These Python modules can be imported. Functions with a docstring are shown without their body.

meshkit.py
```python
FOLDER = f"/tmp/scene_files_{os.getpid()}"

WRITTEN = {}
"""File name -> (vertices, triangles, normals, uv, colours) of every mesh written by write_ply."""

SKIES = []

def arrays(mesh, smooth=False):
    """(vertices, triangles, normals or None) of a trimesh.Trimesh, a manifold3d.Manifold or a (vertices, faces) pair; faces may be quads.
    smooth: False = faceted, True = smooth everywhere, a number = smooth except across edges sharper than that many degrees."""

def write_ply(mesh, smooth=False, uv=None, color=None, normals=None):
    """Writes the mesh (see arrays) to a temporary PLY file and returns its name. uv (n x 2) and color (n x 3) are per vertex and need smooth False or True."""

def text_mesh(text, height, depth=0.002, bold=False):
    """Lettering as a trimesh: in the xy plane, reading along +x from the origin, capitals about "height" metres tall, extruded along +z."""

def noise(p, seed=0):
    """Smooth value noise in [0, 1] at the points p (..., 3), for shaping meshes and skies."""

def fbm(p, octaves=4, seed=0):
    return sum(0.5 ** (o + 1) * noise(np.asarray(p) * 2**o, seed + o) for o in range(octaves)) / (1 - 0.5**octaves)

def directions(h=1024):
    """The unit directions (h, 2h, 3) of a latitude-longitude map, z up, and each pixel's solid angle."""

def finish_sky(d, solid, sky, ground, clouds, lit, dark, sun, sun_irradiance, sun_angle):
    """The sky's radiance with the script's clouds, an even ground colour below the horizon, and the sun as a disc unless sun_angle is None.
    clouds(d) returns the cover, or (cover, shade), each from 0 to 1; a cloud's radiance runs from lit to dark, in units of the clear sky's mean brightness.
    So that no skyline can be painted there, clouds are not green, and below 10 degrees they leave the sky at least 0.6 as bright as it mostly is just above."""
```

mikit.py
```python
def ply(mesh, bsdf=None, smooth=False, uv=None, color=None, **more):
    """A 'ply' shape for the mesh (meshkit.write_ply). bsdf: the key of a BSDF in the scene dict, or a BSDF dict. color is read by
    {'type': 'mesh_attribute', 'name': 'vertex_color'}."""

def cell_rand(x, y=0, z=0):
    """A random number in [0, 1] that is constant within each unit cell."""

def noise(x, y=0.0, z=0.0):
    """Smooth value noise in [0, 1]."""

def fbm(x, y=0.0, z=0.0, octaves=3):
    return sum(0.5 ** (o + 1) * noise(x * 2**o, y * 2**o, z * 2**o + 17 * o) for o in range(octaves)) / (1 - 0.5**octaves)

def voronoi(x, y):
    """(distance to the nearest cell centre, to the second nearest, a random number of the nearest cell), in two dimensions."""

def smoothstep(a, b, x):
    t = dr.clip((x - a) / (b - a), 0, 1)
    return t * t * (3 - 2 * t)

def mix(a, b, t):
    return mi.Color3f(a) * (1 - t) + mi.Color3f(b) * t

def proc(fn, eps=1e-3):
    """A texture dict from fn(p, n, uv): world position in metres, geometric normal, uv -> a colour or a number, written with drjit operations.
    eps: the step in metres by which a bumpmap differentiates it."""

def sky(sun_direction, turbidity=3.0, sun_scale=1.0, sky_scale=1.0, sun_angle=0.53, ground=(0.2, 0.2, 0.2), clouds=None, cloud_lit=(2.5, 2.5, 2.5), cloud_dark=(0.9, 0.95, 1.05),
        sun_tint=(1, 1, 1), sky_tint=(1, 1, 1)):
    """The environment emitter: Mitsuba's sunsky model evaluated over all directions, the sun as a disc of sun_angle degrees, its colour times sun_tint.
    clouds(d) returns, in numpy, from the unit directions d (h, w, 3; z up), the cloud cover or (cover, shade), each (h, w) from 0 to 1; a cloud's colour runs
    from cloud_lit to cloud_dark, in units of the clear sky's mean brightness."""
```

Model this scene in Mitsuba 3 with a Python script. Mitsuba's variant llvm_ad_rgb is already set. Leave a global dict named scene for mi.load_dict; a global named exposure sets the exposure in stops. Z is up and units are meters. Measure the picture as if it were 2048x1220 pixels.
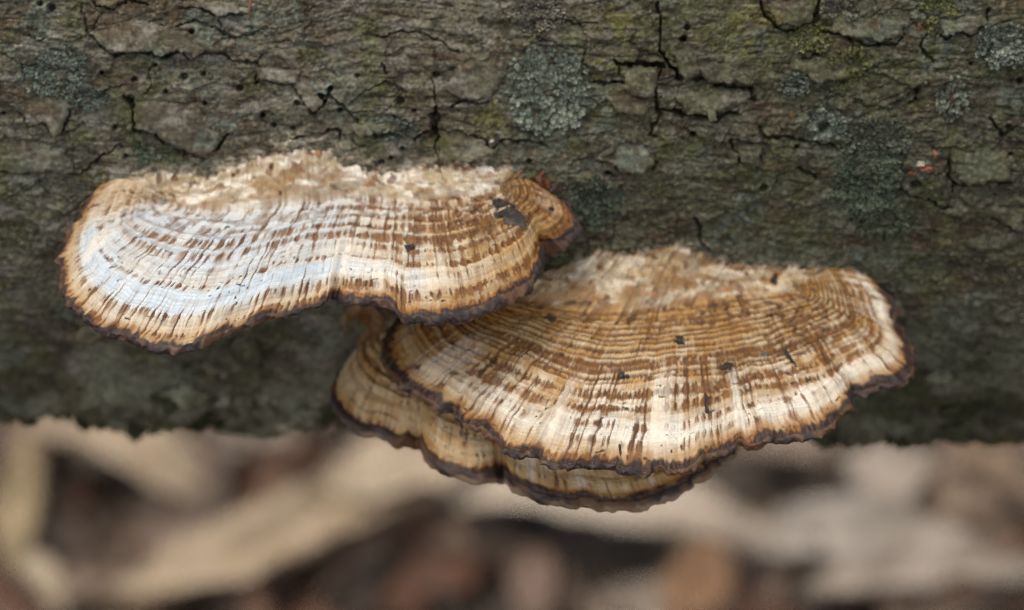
import math, random
import numpy as np, trimesh
import mitsuba as mi, mikit
from meshkit import noise, fbm
from scipy.interpolate import PchipInterpolator, RegularGridInterpolator
from scipy.spatial import Delaunay, cKDTree
from shapely.geometry import Polygon, Point
import shapely

T = mi.ScalarTransform4f
scene, labels = {}, {}
RNG = np.random.default_rng(7)

# ------------------------------------------------------------------ camera, sky, exposure
PITCH = math.radians(36)
FWD = np.array([0, math.cos(PITCH), -math.sin(PITCH)])
UPV = np.array([0, math.sin(PITCH), math.cos(PITCH)])
CAM = np.array([0.0, -0.52423, 0.29924])
FPX = 5120.0                                     # focal length in pixels of the 2048 px wide photograph
scene['camera'] = {'type': 'thinlens', 'fov': 2 * math.degrees(math.atan(1024 / FPX)), 'fov_axis': 'x',
                   'to_world': T().look_at(CAM.tolist(), (CAM + FWD).tolist(), UPV.tolist()),
                   'aperture_radius': 0.0049, 'focus_distance': 0.4845, 'near_clip': 0.02, 'far_clip': 200.0}
scene['sky'] = mikit.sky((-0.35, -0.08, 0.9), turbidity=4, sun_scale=0.42, sun_angle=30, clouds=lambda d: 1.0,
                         cloud_lit=(2.3, 2.3, 2.3), cloud_dark=(0.9, 0.95, 1.05))
exposure = 1.55

# ------------------------------------------------------------------ helpers
def lab(key, label=None, cat=None, group=None, kind=None):
    e = {}
    if label: e['label'] = label
    if cat: e['category'] = cat
    if group: e['group'] = group
    if kind: e['kind'] = kind
    labels[key] = e

def numbered(name):
    if name not in scene and not any(k.startswith(name + '__') for k in scene): return name
    i = 1
    while True:
        k = f'{name}_{i:03d}'
        if k not in scene and not any(q.startswith(k + '__') for q in scene): return k
        i += 1

def put(name, v, f, bsdf, color=None, smooth=True, parent=None):
    key = numbered((parent + '__' if parent else '') + name)
    m = trimesh.Trimesh(v, f, process=False)
    scene[key] = mikit.ply(m, bsdf, smooth=smooth, color=color)
    return key

def grid_faces(nr, nc):
    i = np.arange(nr * nc).reshape(nr, nc)
    a, b, c, e = i[:-1, :-1].ravel(), i[:-1, 1:].ravel(), i[1:, 1:].ravel(), i[1:, :-1].ravel()
    return np.vstack([np.c_[a, b, c], np.c_[a, c, e]])

def sstep(a, b, x):
    t = np.clip((x - a) / (b - a), 0, 1)
    return t * t * (3 - 2 * t)

def mixc(c, col, m):
    return c * (1 - m[..., None]) + np.asarray(col, float) * m[..., None]

def p3(x, y=0.0, z=0.0):
    return np.stack(np.broadcast_arrays(np.asarray(x, float), y, z), -1)

def ray(px, py):
    """direction from the photograph's viewpoint towards a feature, used once to measure where the feature stands"""
    v = FWD * FPX + np.multiply.outer(np.asarray(px) - 1024.0, [1.0, 0, 0]) - np.multiply.outer(np.asarray(py) - 610.0, UPV)
    return v / np.linalg.norm(v, axis=-1, keepdims=True)

def on_level(px, py, z):
    v = ray(px, py)
    return CAM + v * ((z - CAM[2]) / v[..., 2])[..., None]

# ------------------------------------------------------------------ the log: its frame
R = 0.0938
TILT = math.radians(1.6)
AX = np.array([math.cos(TILT), 0, -math.sin(TILT)])
AZ = np.array([math.sin(TILT), 0, math.cos(TILT)])
AY = np.array([0, 1.0, 0])

def on_log(px, py):
    """(u, v): metres along the log and around it, of a feature of the bark"""
    r = ray(px, py)
    y, z = r @ AY, r @ AZ
    cy, cz = CAM @ AY, CAM @ AZ
    a, b, c = y * y + z * z, cy * y + cz * z, cy * cy + cz * cz - R * R
    D = np.maximum(b * b - a * c, 0)
    p = CAM + r * ((-b - np.sqrt(D)) / a)[..., None]
    return p @ AX, R * np.arctan2(p @ AZ, -(p @ AY))

def log_point(u, v, h):
    ph = np.asarray(v) / R
    rr = R + np.asarray(h)
    return np.multiply.outer(u, AX) - np.multiply.outer(rr * np.cos(ph), AY) + np.multiply.outer(rr * np.sin(ph), AZ)

# crack lines, measured on the photograph: (offset x, scale, [points]), width px, depth mm
A5, A6, A7 = (0, 2.904), (700, 2.904), (1348, 2.44)
CRACKS = [
 (A5, 4, 1.2, [(480,50),(500,160),(540,200),(590,270),(680,310)]), (A5, 9, 3.2, [(680,308),(780,302),(880,310),(940,330),(1000,290)]),
 (A5, 4, 1.6, [(1000,290),(1080,300),(1130,340),(1180,300),(1280,300),(1330,345),(1420,360),(1475,380),(1500,470),(1600,475),(1710,490),(1750,580)]),
 (A5, 3, 1.0, [(1475,370),(1530,330)]), (A5, 2, .8, [(1280,0),(1275,180),(1285,300)]), (A5, 4, 1.8, [(540,0),(560,30),(650,40),(690,15),(800,5),(880,30)]),
 (A5, 3, 1.2, [(1110,40),(1190,60),(1270,95),(1400,80)]), (A5, 6, 2.4, [(1750,590),(1820,650),(1880,610),(1850,550),(1900,560),(1920,520)]),
 (A5, 5, 2.2, [(1890,570),(1960,610),(2033,680)]), (A5, 7, 2.8, [(730,570),(780,610),(780,700),(800,760),(900,780),(1000,840),(1080,870)]),
 (A5, 5, 2.4, [(1080,870),(1190,890),(1250,870),(1300,790)]), (A5, 3, 1.2, [(885,370),(870,430),(880,500),(840,550)]), (A5, 3, 1.2, [(620,530),(700,500)]),
 (A5, 4, 1.4, [(150,190),(220,220),(270,220)]), (A5, 5, 1.8, [(150,680),(170,730),(240,710),(270,700),(300,760),(330,790),(370,750),(400,660)]),
 (A5, 5, 2.0, [(1700,800),(1920,770),(1970,770),(1980,820)]), (A5, 4, 2.0, [(0,990),(100,1000),(300,1000),(420,1010),(560,960),(680,850),(720,860)]), (A5, 6, 2.4, [(900,800),(1000,870),(1100,900),(1200,925)]),
 (A6, 5, 2.2, [(1800,0),(1810,150),(1800,290)]), (A6, 9, 3.4, [(1800,290),(1850,340),(1900,400),(1930,470)]), (A6, 14, 4.0, [(1560,372),(1640,385),(1750,365),(1830,375)]),
 (A6, 4, 1.8, [(1550,370),(1560,440)]), (A6, 6, 2.6, [(1400,470),(1500,480),(1590,490)]), (A6, 5, 2.4, [(1800,400),(1780,560),(1790,640),(1770,770)]),
 (A6, 6, 2.6, [(1800,630),(1880,640),(1940,670),(2033,660)]), (A6, 5, 2.0, [(560,610),(640,580),(740,590),(810,575)]), (A6, 4, 1.6, [(0,680),(60,710)]),
 (A6, 12, 3.4, [(130,775),(220,770),(290,790)]), (A6, 7, 2.8, [(370,810),(440,770),(500,760)]), (A6, 5, 2.2, [(500,760),(560,740),(640,750),(720,800),(860,870),(900,820),(1020,815),(1130,850)]),
 (A6, 11, 3.6, [(490,640),(500,820)]), (A6, 3, 1.6, [(470,460),(490,640)]), (A6, 5, 2.2, [(1540,980),(1700,1000),(1770,990),(1780,950)]), (A6, 5, 1.8, [(180,380),(210,450)]),
 (A6, 3, 1.6, [(500,820),(490,930)]), (A6, 3, 1.4, [(150,200),(400,180),(640,300)]), (A6, 3, 1.2, [(1100,130),(1450,125)]), (A6, 4, 1.6, [(0,820),(60,840)]),
 (A7, 7, 2.8, [(420,0),(440,70),(490,130)]), (A7, 6, 2.4, [(490,130),(600,130),(680,110),(760,170),(850,185),(910,210),(1000,210),(1090,210),(1130,180)]), (A7, 8, 3.0, [(690,0),(680,110)]),
 (A7, 5, 2.2, [(1220,170),(1230,240),(1270,310)]), (A7, 4, 2.0, [(1270,170),(1330,195),(1390,160),(1440,180),(1530,120),(1540,50)]), (A7, 6, 2.4, [(100,400),(140,380),(200,410),(280,400),(390,420),(400,470)]),
 (A7, 7, 2.8, [(0,530),(60,560),(130,545),(170,580),(210,580),(240,545),(310,545)]), (A7, 6, 2.6, [(440,660),(560,670),(700,700),(800,720),(880,680)]), (A7, 3, 1.6, [(420,720),(410,790)]),
 (A7, 4, 1.8, [(430,610),(440,660)]), (A7, 6, 2.2, [(600,840),(700,860)]), (A7, 7, 2.8, [(1340,870),(1380,910),(1450,910),(1530,890),(1640,885)]), (A7, 4, 2.0, [(1410,850),(1415,900)]),
 (A7, 5, 2.2, [(1340,800),(1340,870)]), (A7, 4, 2.0, [(1380,910),(1370,960)]), (A7, 5, 2.4, [(1050,940),(1130,940),(1200,980),(1270,1010),(1350,1040),(1420,1090),(1480,1060),(1560,1070),(1640,1110),(1708,1140)]),
 (A7, 6, 2.4, [(1560,580),(1590,630),(1620,670),(1650,620)]), (A7, 7, 2.6, [(100,1080),(120,1170),(160,1220)]), (A7, 8, 2.6, [(0,330),(20,350),(40,390)]), (A7, 3, 1.4, [(700,250),(640,300),(600,330)]),
 (A7, 4, 1.6, [(1180,440),(1200,480),(1160,520)]), (A7, 4, 1.8, [(300,700),(320,780),(340,790)]),
]
HOLES = [(A5, *h) for h in [(930,160,18),(1110,185,14),(1020,185,16),(590,425,13),(775,465,16),(900,380,14),(1070,450,24),(1180,430,14),(960,535,13),(750,580,25),(1115,630,20),(1190,600,15),(1170,720,30),
          (1130,810,20),(1525,670,15),(1590,730,18),(1700,745,14),(1815,645,25),(1730,600,20),(1860,560,22),(1915,520,18),(1885,590,18),(730,910,17),(660,755,12),(1390,515,20),(1300,40,16),(1975,640,16),(445,565,14),(15,665,12),(300,45,22),(240,20,14)]]
HOLES += [(A6, *h) for h in [(500,435,22),(295,590,25),(370,645,16),(300,870,16),(240,910,14),(185,940,16),(1040,940,18),(40,445,14),(480,680,24),(480,780,28),(1960,160,18),(1940,220,20),(1600,640,18),(1990,770,18),(1500,1000,16)]]
HOLES += [(A7, *h) for h in [(45,190,16),(30,380,20),(1690,390,18),(95,650,14),(1645,755,12),(440,915,22),(1450,310,10),(600,720,14),(730,620,30),(830,390,22),(1190,440,16),(690,90,26),(1180,900,26),(1630,620,16)]]
SEG = []
for (ox, sc), w, dep, pts in CRACKS:
    q = np.array(pts, float) / sc + [ox, 0]
    u, v = on_log(q[:, 0], q[:, 1])
    for k in range(len(u) - 1):
        SEG.append((u[k], v[k], u[k + 1], v[k + 1], w * 0.42e-4, dep * .9e-3))
HOL = []
for (ox, sc), x, y, r in HOLES:
    u, v = on_log(np.array([x / sc + ox]), np.array([y / sc]))
    HOL.append((u[0], v[0], r / sc * 1.0e-4))
_r = np.random.default_rng(3)
for k in range(90):                              # beetle pores and short checks over the rest of the log
    u, v = _r.uniform(-.5, .5), _r.uniform(-.05, .14)
    if abs(u) < .11 and v > 0.0: continue
    HOL.append((u, v, _r.uniform(3e-4, 7e-4)))
for k in range(34):
    u, v = _r.uniform(-.45, .45), _r.uniform(-.03, .13)
    if abs(u) < .11 and v > 0.0 and k % 3: continue
    for j in range(_r.integers(2, 6)):
        a = _r.normal(0, .45) if _r.random() > .2 else _r.normal(1.4, .3)
        L = _r.uniform(.002, .006)
        SEG.append((u, v, u + L * math.cos(a), v + L * math.sin(a), _r.uniform(1.2e-4, 3e-4), _r.uniform(.8e-3, 2e-3)))
        u, v = u + L * math.cos(a), v + L * math.sin(a)
# plates of bark: jittered cells, longer along the log
_cells = []
for iu in range(-70, 71):
    for iv in range(-30, 36):
        _cells.append(((iu + _r.uniform(-.45, .45)) * 0.0095, (iv + _r.uniform(-.45, .45)) * 0.0046, _r.random(), _r.random()))
_cells = np.array(_cells)
_tree = cKDTree(_cells[:, :2] * [1, 2.1])

def bark_relief(u, v):
    """height of the bark above the log's round, metres"""
    u, v = np.asarray(u, float), np.asarray(v, float)
    P = p3(u, v)
    wu = u + (fbm(P * 260, 3, 11) - .5) * 3.0e-3 + (noise(P * 1500, 12) - .5) * .5e-3
    wv = v + (fbm(P * 300, 3, 13) - .5) * 2.4e-3 + (noise(P * 1600, 14) - .5) * .5e-3
    h = (fbm(P * [26, 40, 1], 3, 1) - .5) * 3.2e-3
    low = sstep(-.010, -.040, v)
    h += low * (fbm(P * [85, 75, 1], 4, 2) - .45) * 12e-3 * sstep(-.02, -.06, v)
    dist, idx = _tree.query(np.stack([wu, wv * 2.1], -1).reshape(-1, 2), k=2)
    dist, idx = dist.reshape(u.shape + (2,)), idx.reshape(u.shape + (2,))
    cv, cr, cs = _cells[idx[..., 0], 1], _cells[idx[..., 0], 2], _cells[idx[..., 0], 3]
    edge = dist[..., 1] - dist[..., 0]
    open_ = sstep(.42, .60, fbm(P * [60, 60, 1], 2, 21))
    h += (cr - .5) * 1.1e-3 * (.3 + .7 * open_) * sstep(0, .0012, edge)
    h += -(wv - cv) * (.03 + .10 * cs) * open_                               # lower lips lifted
    h -= .55e-3 * open_ * (1 - sstep(0, .0007, edge)) * sstep(.35, .7, cs)
    fib = fbm(P * [150, 1000, 1] + 3 * p3(0, noise(P * 90, 5)), 4, 4)
    h += (fib - .5) * .80e-3
    crust = fbm(P * [330, 420, 1] + 5, 4, 61)
    h += sstep(.47, .56, crust) * .45e-3 + (fbm(P * 560, 3, 62) - .5) * .6e-3
    rid = 1 - np.abs(2 * noise(P * [110, 520, 1] + 4 * p3(0, noise(P * 60, 6)), 7) - 1)
    h -= rid ** 8 * .5e-3
    h += (noise(P * 2600, 8) - .5) * .26e-3 + (fbm(P * 900, 3, 9) - .5) * .55e-3
    wig = .55 + .9 * noise(P * 420, 31)
    for (ua, va, ub, vb, w, dep) in SEG:
        m = (u > min(ua, ub) - .006) & (u < max(ua, ub) + .006) & (v > min(va, vb) - .006) & (v < max(va, vb) + .006)
        if not m.any(): continue
        x, y = wu[m] , wv[m]
        du, dv = ub - ua, vb - va
        t = np.clip(((x - ua) * du + (y - va) * dv) / (du * du + dv * dv + 1e-12), 0, 1)
        ex, ey = x - (ua + t * du), y - (va + t * dv)
        r = np.hypot(ex, ey)
        ww = w * wig[m] * 1.15
        horiz = abs(du) / (math.hypot(du, dv) + 1e-9)
        g = -dep * (1 - sstep(ww * .55, ww * 1.35, r))
        lip = np.where(ey > 0, np.exp(-np.maximum(r - ww, 0) / .0016) * .40e-3, -np.exp(-np.maximum(r - ww, 0) / .0013) * .35e-3) * horiz
        hm = h[m]
        h[m] = hm + g * np.clip(1.0, 0, 1) + lip * .45
    for (a, b, r) in HOL:
        m = (np.abs(u - a) < 3 * r) & (np.abs(v - b) < 3 * r)
        if not m.any(): continue
        q = np.hypot(u[m] - a, (v[m] - b) * 1.15) * (1 + .35 * (noise(P[m] * 900, 33) - .5))
        h[m] -= 2.6e-3 * (1 - sstep(r * .75, r * 1.25, q))
    return np.maximum(h, -6e-3)

LICHEN_STAIN = [(110,130,70,.8),(170,200,60,.7),(60,100,55,.6),(1095,190,90,.5),(1700,270,80,.7),(1730,340,80,.9),(1690,400,60,.8),(1760,430,60,.7),(2000,95,40,.6),(1190,400,50,.7),(770,250,45,.6),(1640,240,35,.7),
                (1420,310,40,.5),(90,340,80,.6),(310,310,50,.5),(1260,310,40,.4),(1910,190,35,.6),(1380,330,40,.5),(1450,470,60,.4),(60,470,60,.5),(1720,470,90,.5),(560,250,40,.4),(1950,330,70,.4),(1540,380,50,.4)]
_ls = [(*[c[0] for c in on_log(np.array([x]), np.array([y]))], r * 1e-4, a) for x, y, r, a in LICHEN_STAIN]
_ys = [(*[c[0] for c in on_log(np.array([x]), np.array([y]))], r * 1e-4) for x, y, r in [(335,320,28),(980,245,40),(1640,70,34),(1690,300,30),(1250,60,60),(1200,130,50),(1720,140,40),(1500,60,80)]]
CRUST = []
for pts in ([(205,368),(245,352),(330,345),(430,341),(480,322),(540,290),(590,274),(650,287),(700,315),(780,337),(880,328),(960,325),(1040,335)],
            [(1150,528),(1205,506),(1290,500),(1335,490),(1382,500),(1440,522),(1540,535),(1650,536),(1700,542)]):
    q = np.array(pts, float)
    CRUST.append(np.stack(on_log(q[:, 0], q[:, 1]), -1))
_ws = [(*[c[0] for c in on_log(np.array([x]), np.array([y]))], r * 1e-4) for x, y, r in [(645,640,34),(650,715,30),(610,700,22),(655,780,18),(560,730,20),(150,745,30),(1895,775,36),(235,345,26)]]

def bark_colour(u, v):
    u, v = np.asarray(u, float), np.asarray(v, float)
    P = p3(u, v)
    c = np.zeros(u.shape + (3,)) + [.142, .137, .100]
    c = mixc(c, [.095, .085, .062], sstep(.40, .62, fbm(P * [70, 110, 1], 3, 41)))
    right = sstep(-.03, .075, u + (fbm(P * 45, 2, 42) - .5) * .06)
    c = mixc(c, [.095, .106, .052], right * .80 * sstep(.28, .55, fbm(P * 130, 3, 43)))
    c = mixc(c, [.085, .088, .056], right * .5)
    c = mixc(c, [.235, .225, .200], sstep(.52, .72, fbm(P * [190, 620, 1], 3, 44)) * (.75 - .45 * right))
    c = mixc(c, [.045, .038, .028], sstep(.54, .70, fbm(P * [210, 480, 1], 3, 45)) * .75)
    c = mixc(c, [.100, .068, .040], sstep(.60, .72, fbm(P * [140, 240, 1], 2, 46)) * .55)
    c = mixc(c, [.090, .100, .040], sstep(.56, .70, fbm(P * 170, 2, 47)) * .55)
    gr = np.zeros(u.shape)
    pat = sstep(.36, .60, fbm(P * 620, 3, 48))
    for a, b, r, s in _ls:
        gr = np.maximum(gr, s * np.exp(-((u - a) ** 2 + 1.4 * (v - b) ** 2) / (r * r)))
    gr = np.maximum(gr, .8 * sstep(.60, .72, fbm(P * 85, 3, 49)))
    c = mixc(c, [.125, .150, .122], np.clip(gr * 1.25, 0, 1) * pat * .75)
    c = mixc(c, [.19, .22, .18], np.clip(gr * 1.25, 0, 1) * sstep(.60, .70, fbm(P * 1100, 3, 148)) * .7)
    yl = np.zeros(u.shape)
    for a, b, r in _ys:
        yl = np.maximum(yl, np.exp(-((u - a) ** 2 + 1.6 * (v - b) ** 2) / (r * r)))
    c = mixc(c, [.150, .155, .045], yl * sstep(.35, .6, fbm(P * 500, 2, 50)) * .8)
    low = sstep(-.005, -.035, v)
    c = mixc(c, [.070, .080, .040], low * .35 * sstep(.25, .5, fbm(P * 90, 2, 51)))
    c = mixc(c, [.22, .23, .175], low * sstep(.42, .62, fbm(P * 80, 3, 52)) * .8)
    for q in CRUST:                                     # pale mycelium creeping onto the bark
        vb = np.interp(u, q[:, 0], q[:, 1], left=9, right=9)
        m = np.exp(-np.abs(v - vb) / .0011) * sstep(.42, .60, fbm(P * 650, 3, 157))
        c = mixc(c, [.42, .37, .29], np.clip(m * 1.3, 0, .85))
    for a, b, r in _ws:
        m = np.exp(-((u - a) ** 2 + 1.6 * (v - b) ** 2) / (r * r))
        c = mixc(c, [.24, .225, .20], sstep(.35, .6, m * (.5 + fbm(P * 400, 2, 56))) * .8)
    c *= (.50 + 1.0 * noise(P * 2500, 53))[..., None] * (.45 + 1.1 * fbm(P * [700, 1500, 1], 3, 54))[..., None]
    c *= (.94 - .20 * right)[..., None]
    c = mixc(c, [.26, .25, .21], sstep(.74, .86, noise(P * [1500, 3000, 1], 57)) * .45 * (1 - .6 * low))
    c = mixc(c, [.030, .026, .020], sstep(.72, .84, noise(P * [1100, 2600, 1], 58)) * .6)
    return c

# materials ---------------------------------------------------------
VC = {'type': 'mesh_attribute', 'name': 'vertex_color'}
def vc_mat(rough, spec=.35, bump=None, bscale=1.0, eps=1e-4, **kw):
    b = {'type': 'principled', 'base_color': VC, 'roughness': rough, 'specular': spec, **kw}
    if bump is not None:
        b = {'type': 'bumpmap', 'arbitrary': mikit.proc(bump, eps), 'scale': bscale, 'bsdf': b}
    return {'type': 'twosided', 'bsdf': b}
scene['bark_material'] = vc_mat(.85, .25)
scene['cap_material'] = vc_mat(.50, .42)
scene['margin_material'] = vc_mat(.55, .45)
scene['pore_material'] = vc_mat(.8, .2)
scene['lichen_material'] = vc_mat(.85, .2)
scene['leaf_material'] = vc_mat(.6, .35)
scene['crumb_material'] = vc_mat(.45, .5)
def soil(p, n, uv):
    a = mikit.fbm(p.x * 45, p.y * 45, p.z * 45, 4)
    b = mikit.fbm(p.x * 8 + 9, p.y * 8, 0, 3)
    return mikit.mix((.045, .035, .029), (.12, .090, .070), mikit.smoothstep(.35, .7, a * .7 + b * .3))
scene['soil_material'] = {'type': 'twosided', 'bsdf': {'type': 'principled', 'base_color': mikit.proc(soil), 'roughness': .9, 'specular': .2}}

# ------------------------------------------------------------------ the log
xs = np.unique(np.round(np.r_[np.linspace(-.62, -.125, 90), np.linspace(-.125, -.1055, 60), np.linspace(-.1055, .1055, 1200), np.linspace(.1055, .125, 60), np.linspace(.125, .62, 90)], 7))
vs = np.unique(np.round(np.r_[np.linspace(-math.pi * R, -.065, 60), np.linspace(-.065, -.016, 110), np.linspace(-.016, .060, 420), np.linspace(.060, math.pi * R, 80)], 7))
U, V = np.meshgrid(xs, vs)
Hb = bark_relief(U, V)
wrap = sstep(math.pi * R, math.pi * R - .02, np.abs(V))
Hb = Hb * wrap
BARK = RegularGridInterpolator((vs, xs), Hb, bounds_error=False, fill_value=0.0)
Pv = log_point(U, V, Hb)
put('bark', Pv.reshape(-1, 3), grid_faces(len(vs), len(xs))[:, ::-1], 'bark_material', bark_colour(U, V).reshape(-1, 3), parent='log')
for sgn in (-1, 1):                                # sawn ends, well outside the picture
    col = 0 if sgn < 0 else -1
    ring = Pv[:, col]
    cen = ring.mean(0)
    rr = np.linspace(1, .001, 12)
    g = cen + (ring - cen)[None] * rr[:, None, None]
    cc = np.zeros((12, len(vs), 3)) + np.array([.30, .22, .14]) * (.7 + .5 * noise(p3(rr * 22)))[:, None, None]
    put('sawn_end', g.reshape(-1, 3), grid_faces(12, len(vs)), 'bark_material', cc.reshape(-1, 3), parent='log')
lab('log', 'grey barked fallen log with lichen lying across the whole picture and carrying the fungi', 'log')

def patch(poly_uv, res, seed, jag=.3e-3):
    """A thin plate over a polygon of the log's surface: (u, v, edge distance, faces, boundary edges)"""
    pg = Polygon(poly_uv).buffer(0)
    if pg.geom_type != 'Polygon': pg = max(pg.geoms, key=lambda g: g.area)
    n = max(12, int(pg.exterior.length / res))
    b = np.array([pg.exterior.interpolate(k / n, True).coords[0] for k in range(n)])
    b = b + (np.stack([fbm(p3(b[:, 0], b[:, 1]) * 1100, 3, seed), fbm(p3(b[:, 0], b[:, 1]) * 1100, 3, seed + 5)], -1) - .5) * 2 * jag * 2
    pg = Polygon(b).buffer(0)
    if pg.geom_type != 'Polygon': pg = max(pg.geoms, key=lambda g: g.area)
    b = np.array(pg.exterior.coords)[:-1]
    x0, y0, x1, y1 = pg.bounds
    gx, gy = np.meshgrid(np.arange(x0, x1, res), np.arange(y0, y1, res))
    pts = np.c_[gx.ravel(), gy.ravel()] + np.random.default_rng(seed).uniform(-.25, .25, (gx.size, 2)) * res
    pts = pts[shapely.contains_xy(pg.buffer(-res * .45), pts[:, 0], pts[:, 1])]
    pts = np.vstack([b, pts])
    tri = Delaunay(pts).simplices
    cen = pts[tri].mean(1)
    tri = tri[shapely.contains_xy(pg, cen[:, 0], cen[:, 1])]
    a = pts[tri]
    fl = np.cross(a[:, 1] - a[:, 0], a[:, 2] - a[:, 0]) < 0
    tri[fl] = tri[fl][:, ::-1]
    dist = shapely.distance(pg.exterior, shapely.points(pts))
    e = np.vstack([tri[:, [0, 1]], tri[:, [1, 2]], tri[:, [2, 0]]])
    key = {(i, j) for i, j in e}
    be = np.array([(i, j) for i, j in e if (j, i) not in key])
    return pts, dist, tri, be

def slab(P, N, thick, tri, be):
    """closes a sheet of points P into a plate of some thickness along -N"""
    n = len(P)
    V2 = np.vstack([P, P - N * np.asarray(thick)[..., None]])
    F = np.vstack([tri, tri[:, ::-1] + n, np.c_[be[:, 1], be[:, 0], be[:, 0] + n], np.c_[be[:, 1], be[:, 0] + n, be[:, 1] + n]])
    return V2, F

def log_normal(v):
    ph = np.asarray(v) / R
    return -np.multiply.outer(np.cos(ph), AY) + np.multiply.outer(np.sin(ph), AZ)

def bark_flake(poly_uv, seed, lift=.0010, edge_lift=.0012, thick=.0007, tone=1.0):
    res = .33e-3
    pts, dist, tri, be = patch(poly_uv, res, seed)
    u, v = pts[:, 0], pts[:, 1]
    v0, v1 = v.min(), v.max()
    k = (v1 - v) / (v1 - v0 + 1e-9)                # 0 at the top, 1 at the free lower lip
    base = np.array([np.median(BARK(np.c_[np.clip(v, vs[0], vs[-1]), u]))])
    sm = (fbm(p3(u, v) * [150, 900, 1], 4, 4) - .5) * .7e-3 + (noise(p3(u, v) * 2400, 8) - .5) * .12e-3
    h = base + lift * sstep(0, .35, k) + edge_lift * k ** 2 + sm - .35e-3 * (1 - sstep(0, .6e-3, dist)) + (fbm(p3(u, v) * 300, 2, seed) - .5) * .7e-3
    h = np.where(k < .15, np.minimum(h, base + .2e-3), h)
    P = log_point(u, v, h)
    Vv, F = slab(P, log_normal(v), np.full(len(P), thick) + .6e-3 * (k < .12), tri, be)
    c = bark_colour(u, v) * tone
    put('bark_flake', Vv, F, 'bark_material', np.vstack([c, c * .6 + np.array([.03, .02, .012])]), smooth=50, parent='log') if False else \
        put('bark_flake', Vv, F, 'bark_material', np.vstack([c, c]), smooth=True, parent='log')

def px_poly(frame, pts):
    (ox, sc) = frame
    q = np.array(pts, float) / sc + [ox, 0]
    return np.stack(on_log(q[:, 0], q[:, 1]), -1)

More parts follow.
